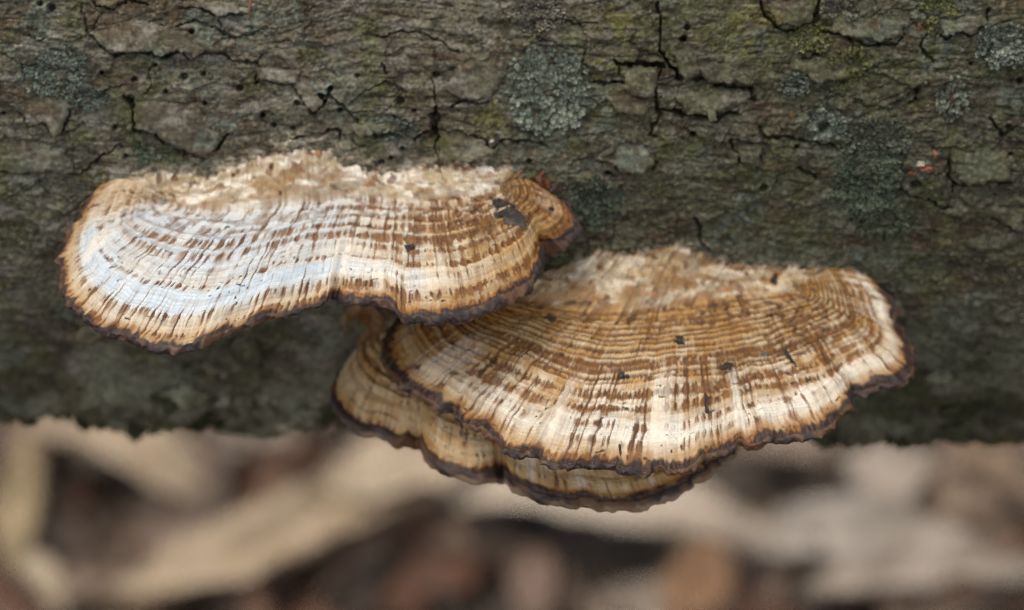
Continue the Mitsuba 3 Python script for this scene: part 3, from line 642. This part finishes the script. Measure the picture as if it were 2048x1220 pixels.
# ------------------------------------------------------------------ crumbs and chips lying on the caps and bark
def cap_at(F, px, py):
    """the cap vertex that stands nearest to a sight line, with its normal"""
    P = F['P']
    r = ray(np.array(px), np.array(py))
    w = P - CAM
    dd = np.linalg.norm(np.cross(w, r), axis=-1)
    i, j = np.unravel_index(np.argmin(dd), dd.shape)
    i, j = np.clip(i, 3, P.shape[0] - 4), np.clip(j, 3, P.shape[1] - 4)
    n = np.cross(P[i + 3, j] - P[i - 3, j], P[i, j + 3] - P[i, j - 3])
    n /= np.linalg.norm(n)
    if n[2] < 0: n = -n
    return P[i, j], n

def crumb(name, pos, n, size, seed, col, label, cat, rot=0.0, jag=.35):
    rg = np.random.default_rng(seed)
    bits = []
    for i in range(7 if max(size) > .0009 else 3):
        k = rg.normal(0, .42, 3) if i else np.zeros(3)
        h_ = trimesh.convex.convex_hull(rg.normal(0, 1, (11, 3)) * rg.uniform(.28, .55) * (1.25 if i == 0 else 1) + np.clip(k, -.7, .7) * [1, 1, .6])
        for _ in range(3): h_ = h_.subdivide()
        h_.vertices += (noise(h_.vertices * 9, seed + i)[:, None] - .5) * .12
        bits.append(h_)
    m = trimesh.util.concatenate(bits)
    v = m.vertices.copy() * size
    a = np.array([math.cos(rot), math.sin(rot), 0]); a = a - n * (a @ n); a /= np.linalg.norm(a)
    b = np.cross(n, a)
    P = pos + np.outer(v[:, 0], a) + np.outer(v[:, 1], b) + np.outer(v[:, 2] + size[2] * .55, n)
    c = np.asarray(col)[None] * (.4 + 1.2 * fbm(v / max(size) * 4 + seed, 3, seed + 2))[:, None]
    c = mixc(c, [.12, .095, .075], sstep(.62, .72, noise(v / max(size) * 9, seed + 4)) * .7)
    f = np.asarray(m.faces)
    k = put(name, P[f].reshape(-1, 3), np.arange(f.size).reshape(-1, 3), 'crumb_material', c[f].reshape(-1, 3), smooth=False)
    lab(k, label, cat)
    return k

def crumb_on(F, px, py, *a, **k):
    p, n = cap_at(F, px, py)
    return crumb(a[0], p, n, *a[1:], **k)
BLK = [.022, .018, .018]
crumb_on(L3, 1010, 426, 'bark_chip', np.array([.0030, .0025, .0006]), 5, BLK, 'large black charred chip lying near the right end of the whitest fungus', 'bark chip', rot=-.45, jag=.5)
crumb_on(L3, 824, 497, 'bark_chip', np.array([.0009, .0006, .0005]), 2, BLK, 'small dark crumb in the pale furrow of the whitest fungus', 'bark chip', rot=.3)
crumb_on(L3, 1103, 418, 'bark_chip', np.array([.0007, .0005, .0004]), 3, BLK, 'tiny black crumb on the small end lobe of the whitest fungus', 'bark chip', rot=.3)
crumb_on(R3_, 1358, 683, 'bark_chip', np.array([.0012, .0008, .0006]), 4, BLK, 'black crumb near the middle of the ringed zone on the largest fungus', 'bark chip', rot=-.3, jag=.5)
crumb_on(R3_, 1245, 754, 'bark_chip', np.array([.0010, .0008, .0006]), 5, BLK, 'black crumb on the brown band left of centre on the largest fungus', 'bark chip')
crumb_on(R3_, 1453, 735, 'bark_chip', np.array([.0010, .0018, .0007]), 6, [.03, .02, .016], 'biggest dark crumb on the largest fungus, right of its centre', 'bark chip', rot=.2, jag=.6)
crumb_on(R3_, 1583, 720, 'bark_chip', np.array([.0020, .0004, .0003]), 7, BLK, 'thin black splinter on the right part of the largest fungus', 'bark chip', rot=-.9, jag=.5)
crumb_on(R3_, 1413, 808, 'bark_chip', np.array([.0005, .0020, .0004]), 8, [.04, .018, .015], 'dark streak of debris in a furrow below the biggest crumb', 'bark chip', rot=.1)
crumb_on(R3_, 1532, 711, 'leaf_fragment', np.array([.0011, .0006, .0003]), 9, [.06, .09, .07], 'small grey green leaf fragment on the right of the largest fungus', 'leaf fragment', rot=-.35, jag=.15)
crumb_on(R3_, 1240, 898, 'bark_chip', np.array([.0004, .0012, .0005]), 10, BLK, 'dark notch of debris at the front rim of the largest fungus', 'bark chip', rot=.1)
crumb_on(R3_, 948, 747, 'wood_crumb', np.array([.0009, .0006, .0006]), 11, [.22, .08, .045], 'reddish crumb caught on the left side of the largest fungus', 'crumb', rot=.4)
crumb_on(R3_, 1098, 636, 'bark_chip', np.array([.0012, .0006, .0006]), 12, BLK, 'blurred dark crumb at the upper left of the largest fungus', 'bark chip', rot=.1)

def bark_crumb(px, py, size, seed, col, label, name='wood_crumb', cat='crumb', rot=0.0):
    u, v = on_log(np.array([px]), np.array([py]))
    p = log_point(u, v, BARK(np.c_[v, u]))[0]
    n = log_normal(v)[0]
    return crumb(name, p, n, np.array(size), seed, col, label, cat, rot)
bark_crumb(1085, 357, (.0011, .0016, .0010), 20, [.17, .055, .025], 'rusty brown crumb between the bark and the right end of the whitest fungus')
bark_crumb(1112, 372, (.0016, .0012, .0010), 21, [.045, .028, .022], 'dark brown lump beside the rusty crumb at the end of the whitest fungus')
bark_crumb(1848, 334, (.0013, .0005, .0005), 22, [.28, .065, .025], 'bright orange red crumb on the bark at the right', rot=.3)
bark_crumb(1822, 343, (.0007, .0005, .0005), 23, [.24, .055, .025], 'small dark red crumb just left of the bright orange red one', rot=.2)
bark_crumb(1870, 304, (.0006, .0007, .0005), 24, [.27, .12, .06], 'pale orange crumb above the bright orange red one', rot=.9)
bark_crumb(1840, 325, (.0007, .0006, .0006), 25, [.5, .46, .36], 'whitish crumb touching the bright orange red one', rot=.9)
bark_crumb(1843, 50, (.0007, .0011, .0006), 26, [.085, .035, .022], 'reddish brown crumb high on the right of the log', rot=.2)
bark_crumb(1583, 228, (.0005, .0010, .0005), 27, [.15, .08, .03], 'ochre crumb on the bark above the largest fungus', rot=.2)
bark_crumb(990, 205, (.0005, .0008, .0006), 28, [.30, .25, .12], 'tiny straw coloured crumb left of the round lichen', rot=.2)
bark_crumb(265, 225, (.0012, .0004, .0005), 29, [.34, .31, .12], 'tiny yellowish crumb at the crack on the left bark', rot=.1)
bark_crumb(985, 281, (.0005, .0003, .0004), 30, [.55, .52, .5], 'tiny white crumb above the right end of the whitest fungus', rot=.1)
bark_crumb(574, 283, (.0003, .0003, .0003), 31, [.7, .7, .7], 'tiny white grain at the peak behind the whitest fungus', rot=.1)
# the orange needle stuck in the bark at the top
u, v = on_log(np.array([497.]), np.array([34.]))
tip = log_point(u, v, np.array([.0006]))[0]; n0 = log_normal(v)[0]
tq = np.linspace(0, 1, 24)
axis = tip + np.outer(tq, n0 * .004 + np.array([0.0004, .013, .012])) + np.outer(np.sin(tq * 3), [.0006, 0, 0])
an = np.linspace(0, 2 * math.pi, 9)[:-1]
rad = .00025 + .0006 * tq
side = np.array([1.0, 0, 0]); oth = np.cross(side, n0)
nv = (axis[:, None] + (np.cos(an)[None, :, None] * side + .45 * np.sin(an)[None, :, None] * n0) * rad[:, None, None]).reshape(-1, 3)
nf = []
for i in range(23):
    for j in range(8):
        a, b = i * 8 + j, i * 8 + (j + 1) % 8
        nf += [(a, b, b + 8), (a, b + 8, a + 8)]
nf += [(0, j + 1, j) for j in range(1, 7)] + [(184, 184 + j, 184 + j + 1) for j in range(1, 7)]
lab(put('conifer_needle', nv, np.array(nf), 'crumb_material', np.repeat((np.array([.25, .10, .04])[None] * (.7 + .5 * tq[:, None])), 8, 0)), 'orange brown conifer needle stuck in the bark at the top edge', 'needle')

# ------------------------------------------------------------------ foliose lichens
def lichen(px, py, rad_px, n, seed, col, label, squash=1.0, name='leafy_lichen', lobe=.00055, rise=.0009):
    n, lobe = int(n * 1.9), lobe * .66
    rg = np.random.default_rng(seed)
    u0, v0 = [c[0] for c in on_log(np.array([px]), np.array([py]))]
    Rm = rad_px * 1.0e-4
    vs_, fs_, cs_ = [], [], []
    count = 0
    def frond(u, v, a, w, L, depth, tone):
        nonlocal count
        k = 6
        pts = []
        for i in range(k):
            pts.append((u, v, a))
            a2 = a + rg.normal(0, .22)
            u, v, a = u + L / k * math.cos(a2), v + L / k * math.sin(a2) * squash, a2
        q = np.array(pts)
        ww = w * np.r_[.7, .85, 1, 1.15, 1.2, .75] * rg.uniform(.85, 1.15)
        cr = np.linspace(-1, 1, 5)
        nx, ny = -np.sin(q[:, 2]), np.cos(q[:, 2]) * squash
        uu = q[:, 0:1] + nx[:, None] * ww[:, None] * cr
        vv = q[:, 1:2] + ny[:, None] * ww[:, None] * cr
        b = BARK(np.stack([np.clip(vv, vs[0], vs[-1]), uu], -1).reshape(-1, 2)).reshape(uu.shape)
        hh = np.maximum(b, np.median(b) - .0004) + .00015 + rise * rg.uniform(.2, 1) * (.35 + .65 * np.linspace(0, 1, k)[:, None]) * (.55 + .6 * np.abs(cr)[None] ** 1.5)
        P = log_point(uu, vv, hh).reshape(-1, 3)
        f = grid_faces(k, 5)
        P2 = P - np.repeat(log_normal(vv.reshape(-1)), 1, 0) * .00012
        vs_.append(np.vstack([P, P2])); fs_.append(np.vstack([f, f[:, ::-1] + len(P)]) + count)
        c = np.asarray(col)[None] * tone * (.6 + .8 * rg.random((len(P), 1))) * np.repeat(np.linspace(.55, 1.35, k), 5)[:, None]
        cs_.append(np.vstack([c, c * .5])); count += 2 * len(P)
        if depth > 0:
            for sgn in (-1, 1):
                frond(u, v, a + sgn * rg.uniform(.3, .6), w * .85, L * .75, depth - 1, tone * rg.uniform(.9, 1.15))
    for i in range(n):
        r = Rm * math.sqrt(rg.random()) * .85
        a = rg.uniform(0, 2 * math.pi)
        frond(u0 + r * math.cos(a), v0 + r * math.sin(a) * squash, a + rg.normal(0, .5), lobe * rg.uniform(.7, 1.2), rg.uniform(.0009, .0019), 1 if rg.random() < .75 else 0, rg.uniform(.6, 1.25))
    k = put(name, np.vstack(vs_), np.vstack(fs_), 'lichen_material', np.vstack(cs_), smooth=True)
    lab(k, label, 'lichen')
GG, BG, YG = [.185, .20, .160], [.175, .21, .175], [.17, .18, .085]
lichen(1095, 185, 88, 105, 1, [.21, .245, .20], 'round rosette of grey green leafy lichen above the gap between the fungi', lobe=.00075, rise=.0014)
lichen(110, 140, 55, 55, 2, BG, 'ragged blue green lichen patch near the upper left corner', squash=.9, lobe=.0004)
lichen(175, 195, 32, 30, 3, BG, 'small pale green lichen just right of and below the upper left patch', squash=.5, lobe=.0004)
lichen(1655, 250, 34, 34, 4, BG, 'bright blue green lichen tuft at the left end of the big right hand patch', squash=.8, lobe=.0004)
lichen(1750, 285, 70, 95, 5, [.15, .17, .13], 'broad grey green lichen patch on the right of the log', squash=.7, lobe=.0004)
lichen(1735, 365, 66, 120, 6, [.10, .128, .090], 'dark green lichen patch under the broad one on the right', squash=1.1, lobe=.00045)
lichen(1765, 445, 56, 60, 7, [.095, .115, .075], 'lowest lichen patch on the right, close above the largest fungus', squash=.7, lobe=.00045)
lichen(2005, 92, 42, 60, 8, [.27, .31, .265], 'pale blue green frilly lichen at the right edge near the top', squash=.8, lobe=.0006, rise=.0020)
lichen(1622, 70, 26, 40, 9, YG, 'yellowish rounded lichen cushion near the top right', squash=.8, lobe=.00035)
lichen(1590, 170, 22, 20, 10, BG, 'tiny blue green lichen tuft above the big right hand patch', squash=.7, lobe=.00035)
lichen(1075, 22, 48, 60, 11, [.20, .19, .16], 'pale grey lichen at the top edge above the round rosette', squash=.7, lobe=.0004)
lichen(1905, 195, 22, 26, 12, [.185, .21, .17], 'small light green lichen right of the big patch', squash=1.2, lobe=.00035)
lichen(1685, 20, 26, 22, 13, [.16, .16, .13], 'small grey lichen at the top edge on the right', lobe=.00035)
lichen(785, 255, 40, 24, 14, BG, 'faint grey blue lichen above the middle of the whitest fungus', squash=.5, lobe=.0004)
lichen(1195, 405, 44, 34, 15, [.095, .12, .085], 'dark green lichen beside the right end of the whitest fungus', squash=1.2, lobe=.0005)
lichen(1700, 130, 30, 22, 16, YG, 'sparse yellow green lichen between the top right cushion and the big patch', lobe=.0003)
lichen(1880, 30, 30, 24, 17, YG, 'yellow green lichen at the top right beside the reddish crumb', lobe=.0003)
lichen(310, 305, 45, 26, 18, [.13, .17, .12], 'thin green lichen just above the left part of the whitest fungus', squash=.4, lobe=.0004)

# moss and frayed bark hanging from the underside
mv, mf, mcol, cnt = [], [], [], 0
_m = np.random.default_rng(5)
for i in range(330):
    u = _m.uniform(-.108, .108); v = _m.uniform(-.095, -.045)
    if noise(p3(u * 130, v * 60), 91) < .55: continue
    b = float(BARK([[v, u]])[0])
    base = log_point(np.array([u]), np.array([v]), np.array([b - .0003]))[0]
    n = log_normal(np.array([v]))[0]
    L = _m.uniform(.0008, .0042); dirv = n * .6 + np.array([_m.normal(0, .5), _m.normal(0, .2), -.7]); dirv /= np.linalg.norm(dirv)
    sd = np.cross(dirv, [0, 1, 0]); sd /= np.linalg.norm(sd); s2 = np.cross(dirv, sd)
    w = _m.uniform(.0006, .0030)
    tt = np.linspace(0, 1, 5); aa = np.linspace(0, 2 * math.pi, 7)[:-1]
    rr = w * np.array([1, 1.1, .9, .55, .05])
    P = base + tt[:, None, None] * L * dirv + (np.cos(aa)[None, :, None] * sd + np.sin(aa)[None, :, None] * s2 * .6) * rr[:, None, None]
    f = []
    for a in range(4):
        for j in range(6):
            f += [(a * 6 + j, a * 6 + (j + 1) % 6, a * 6 + 6 + (j + 1) % 6), (a * 6 + j, a * 6 + 6 + (j + 1) % 6, a * 6 + 6 + j)]
    mv.append(P.reshape(-1, 3)); mf.append(np.array(f) + cnt); cnt += 30
    mcol.append(np.tile(np.array([.045, .050, .026]) * _m.uniform(.6, 1.6), (30, 1)))
lab(put('moss', np.vstack(mv), np.vstack(mf), 'lichen_material', np.vstack(mcol)), 'dark tufts of moss along the underside of the log', 'moss', kind='stuff')

# ------------------------------------------------------------------ the forest floor
ZG = -0.74
gx = np.r_[np.linspace(-60, -1.2, 24)[:-1], np.linspace(-1.2, 1.2, 160), np.linspace(1.2, 60, 24)[1:]]
gy = np.r_[np.linspace(-60, -.9, 20)[:-1], np.linspace(-.9, 2.0, 160), np.linspace(2.0, 60, 24)[1:]]
GX, GY = np.meshgrid(gx, gy)
GZ = ZG + (fbm(p3(GX, GY) * 9, 4, 70) - .6) * .03
put('ground', np.stack([GX, GY, GZ], -1).reshape(-1, 3), grid_faces(len(gy), len(gx)), 'soil_material', smooth=True)
lab('ground', 'dark brown forest soil under the log', kind='structure')

def leaf_mesh(a, b, width, seed, curl=.35, bend=.15, col=(.4, .3, .2), lobed=False, roll=0.0):
    """a dry leaf from point a (stalk) to point b (tip)"""
    rg = np.random.default_rng(seed)
    a, b = np.asarray(a, float), np.asarray(b, float)
    L = np.linalg.norm(b - a); ex = (b - a) / L
    ez = np.array([0, 0, 1.0]); ez = ez - ex * (ez @ ex); ez /= np.linalg.norm(ez)
    ey = np.cross(ez, ex)
    ez, ey = ez * math.cos(roll) + ey * math.sin(roll), ey * math.cos(roll) - ez * math.sin(roll)
    nl, nw = 33, 15
    q = np.linspace(0, 1, nl); w = np.linspace(-1, 1, nw)
    prof = np.sin(math.pi * q ** .85) ** .75 + .02
    if lobed: prof = prof * (.72 + .28 * np.cos(q * 2 * math.pi * 4.5))
    prof = prof * (1 + .10 * (fbm(p3(q * 9, seed), 2, seed) - .5))
    y = width / 2 * prof[:, None] * w[None]
    y = y * (1 + .25 * (fbm(np.stack(np.broadcast_arrays(q[:, None] * 7, np.sign(w)[None] * 3, seed * 2.0), -1), 3, seed + 7) - .5))
    z = curl * width * .5 * (np.abs(y) / (width / 2)) ** 1.7 + bend * L * np.sin(math.pi * q)[:, None] * rg.choice([-.3, 1.0]) \
        + (fbm(np.stack(np.broadcast_arrays(q[:, None] * 5, w[None] * 2, seed * 1.0), -1), 2, seed + 1) - .5) * width * .5
    z = z + .012 * width * np.abs(((q[:, None] * 14 - np.abs(w[None]) * 4) % 1) - .5)
    P = a + (q * L)[:, None, None] * ex + y[..., None] * ey + z[..., None] * ez
    c = np.asarray(col, float) * (.55 + .9 * fbm(P * 45, 3, seed + 2))[..., None]
    c = mixc(c, np.asarray(col) * .45, sstep(.60, .72, fbm(P * 110, 2, seed + 3)) * .6)
    c = mixc(c, np.asarray(col) * 1.25, np.exp(-(w[None] / .07) ** 2) + 0 * q[:, None])
    v = P.reshape(-1, 3); f = grid_faces(nl, nw); c = c.reshape(-1, 3)
    # the stalk
    st = a - ex * .16 * L * np.linspace(0, 1, 5)[:, None] + ez * .02 * L * (np.linspace(0, 1, 5) ** 2)[:, None]
    an = np.linspace(0, 2 * math.pi, 6)[:-1]
    sv = (st[:, None] + (np.cos(an)[None, :, None] * ey + np.sin(an)[None, :, None] * ez) * .0009).reshape(-1, 3)
    sf = []
    for i in range(4):
        for j in range(5):
            sf += [(i * 5 + j, i * 5 + (j + 1) % 5, i * 5 + 5 + (j + 1) % 5), (i * 5 + j, i * 5 + 5 + (j + 1) % 5, i * 5 + 5 + j)]
    return np.vstack([v, sv]), np.vstack([f, np.array(sf) + len(v)]), np.clip(np.vstack([c, np.tile(np.asarray(col) * .6, (len(sv), 1))]), .01, .85)

def ground_pt(px, py, h):
    return on_level(np.array(px, float), np.array(py, float), np.array(ZG + h))

def seen_leaf(p0, p1, wpx, h, seed, col, label, **k):
    a, b = ground_pt(*p0, h), ground_pt(*p1, h)
    dist = (a + b) / 2 - CAM
    w = wpx / FPX * (dist @ FWD) / math.sqrt(.64) 
    v, f, c = leaf_mesh(a, b, w, seed, col=col, **k)
    key = put('fallen_leaf', v, f, 'leaf_material', c)
    lab(key, label, 'fallen leaf', 'dry leaves under the log')
PALE, LT, GREY, BR, DKB, RED, ORG = [.46, .40, .335], [.40, .315, .225], [.34, .285, .245], [.22, .155, .105], [.10, .07, .05], [.13, .065, .045], [.20, .115, .065]
seen_leaf((210,1200), (980,905), 175, .075, 1, LT, 'long tan leaf slanting up from the bottom left of the blurred ground', curl=.25, bend=.05)
seen_leaf((900,985), (1560,1085), 165, .070, 2, PALE, 'palest big leaf lying in the centre below the lowest fungus', curl=.45, bend=.07)
seen_leaf((640,965), (960,930), 130, .085, 3, [.44,.36,.27], 'cream leaf just left of and under the lowest fungus', curl=.2, bend=.04)
seen_leaf((60,860), (470,1010), 130, .060, 4, [.37,.295,.215], 'tan leaf slanting down to the right at the left side', curl=.45, bend=.07)
seen_leaf((330,950), (640,855), 105, .050, 5, [.33,.285,.245], 'greyish leaf close under the left part of the log', curl=.45, bend=.07)
seen_leaf((1480,1075), (2010,1075), 120, .070, 6, [.40,.36,.325], 'wide pale grey leaf at the right', curl=.45, bend=.07)
seen_leaf((1600,1190), (2090,1150), 110, .090, 7, [.33,.285,.245], 'grey brown leaf in the bottom right corner', curl=.45, bend=.07)
seen_leaf((1440,945), (1720,915), 110, .040, 8, [.29,.23,.19], 'brownish grey leaf right of the lowest fungus', curl=.45, bend=.07)
seen_leaf((1790,880), (1740,1050), 130, .060, 9, [.37,.32,.275], 'pale upright leaf under the right part of the log', curl=.45, bend=.07)
seen_leaf((1900,905), (2080,1000), 100, .050, 10, BR, 'brown leaf at the right edge just under the log', curl=.45, bend=.07)
seen_leaf((1360,1250), (1420,1080), 110, .095, 11, ORG, 'orange brown leaf at the bottom right of centre', curl=.3, bend=.05)
seen_leaf((760,1230), (1000,1130), 100, .050, 12, RED, 'reddish brown leaf at the bottom centre', curl=.3, bend=.05)
seen_leaf((1065,1250), (1060,1090), 75, .065, 13, [.18,.125,.10], 'pinkish brown leaf at the bottom beside the reddish one', curl=.45, bend=.07)
seen_leaf((20,1150), (50,860), 70, .080, 14, [.30,.235,.14], 'yellowish leaf at the left edge', curl=.45, bend=.07)
seen_leaf((40,1100), (130,1230), 50, .080, 15, [.38,.315,.23], 'pale narrow leaf in the bottom left corner', curl=.45, bend=.07)
seen_leaf((560,900), (700,860), 70, .020, 16, BR, 'brown leaf under the middle of the left log edge', curl=.45, bend=.07)
seen_leaf((1280,1010), (1470,960), 70, .030, 17, BR, 'small brown leaf between the palest leaf and the lowest fungus', curl=.45, bend=.07)
seen_leaf((700,1215), (620,1080), 70, .020, 18, DKB, 'dark leaf under the long tan one', curl=.45, bend=.07)
seen_leaf((1180,1210), (1340,1130), 80, .020, 19, DKB, 'dark wet leaf at the bottom below the palest leaf', curl=.45, bend=.07)
seen_leaf((560,1180), (420,1120), 60, .040, 20, [.22,.17,.14], 'dull brown leaf at the bottom left of centre', curl=.45, bend=.07)
seen_leaf((1880,1050), (2060,960), 90, .020, 21, [.045,.03,.028], 'nearly black leaf at the right edge', curl=.45, bend=.07)
_g = np.random.default_rng(23)
TONES = [('mid brown', [.22, .16, .125]), ('dark brown', [.085, .062, .050]), ('fawn', [.30, .23, .18]), ('blackish', [.058, .045, .038]), ('chestnut', [.15, .085, .058])]
used_l = {}
for i in range(150):
    py = _g.uniform(820, 1330); px = _g.uniform(-150, 2200)
    h = _g.uniform(.006, .042)
    p = ground_pt(px, py, h)
    a = _g.uniform(0, 2 * math.pi); L = _g.uniform(.07, .15)
    q = p + [L * math.cos(a), L * math.sin(a), _g.uniform(-.012, .02)]
    tone, col = TONES[_g.integers(5)]
    wl, cu, be_, lo, ro = L * _g.uniform(.4, .65), _g.uniform(.1, .7), _g.uniform(.02, .16), _g.random() < .3, _g.normal(0, .35)
    v, f, c = leaf_mesh(p, q, wl, 1000 + i, curl=cu, bend=be_, col=col, lobed=lo, roll=ro)
    m = v.mean(0) - CAM
    cx = 1024 + FPX * m[0] / (m @ FWD); cy = 610 - FPX * (m @ UPV) / (m @ FWD)
    col_w = ['far left', 'left', 'centre left', 'centre', 'centre right', 'right', 'far right'][int(np.clip(cx / 2048 * 7, 0, 6))]
    row_w = ['just under the log', 'midway down the blurred ground', 'along the bottom edge'][int(np.clip((cy - 830) / 130, 0, 2))]
    lv = float(np.linalg.norm(q - p))
    turn = abs(math.cos(a))
    how = ('lying across' if turn > .8 else 'pointing away' if turn < .45 else 'lying aslant')
    label = f'{tone} {"large" if lv > .12 else "small" if lv < .09 else "middling"} dry leaf {how} at the {col_w} {row_w}'
    if label in used_l or not (-60 < cx < 2108 and cy < 1290): continue
    used_l[label] = 1
    lab(put('fallen_leaf', v, f, 'leaf_material', c), label, 'fallen leaf', 'dry leaves under the log')
# the litter farther around
sg = {'type': 'shapegroup'}
for i in range(4):
    v, f, c = leaf_mesh([0, 0, 0], [.085, 0, .004], .042, 2000 + i, curl=.4, bend=.1, col=[LT, BR, GREY, RED][i], lobed=i == 1)
    sg[f'leaf_{i}'] = mikit.ply(trimesh.Trimesh(v + [(i % 2) * .05 - .04, (i // 2) * .06 - .03, i * .006], f, process=False), 'leaf_material', smooth=True, color=c)
scene['leaf_clump'] = sg
n_l = 0
while n_l < 1500:
    x, y = _g.uniform(-2.4, 2.4), _g.uniform(-2, 4)
    if -.32 < x < .32 and .55 < y < .95: continue
    n_l += 1
    scene[f'leaf_litter__{n_l:03d}'] = {'type': 'instance', 'shapegroup': {'type': 'ref', 'id': 'leaf_clump'},
        'to_world': T().translate([x, y, ZG + _g.uniform(.0, .02)]).rotate([0, 0, 1], _g.uniform(0, 360)).rotate([1, 0, 0], _g.normal(0, 14)).scale(_g.uniform(.8, 1.3))}
lab('leaf_litter', 'brown leaf litter covering the forest floor all around', 'leaf litter', kind='stuff')
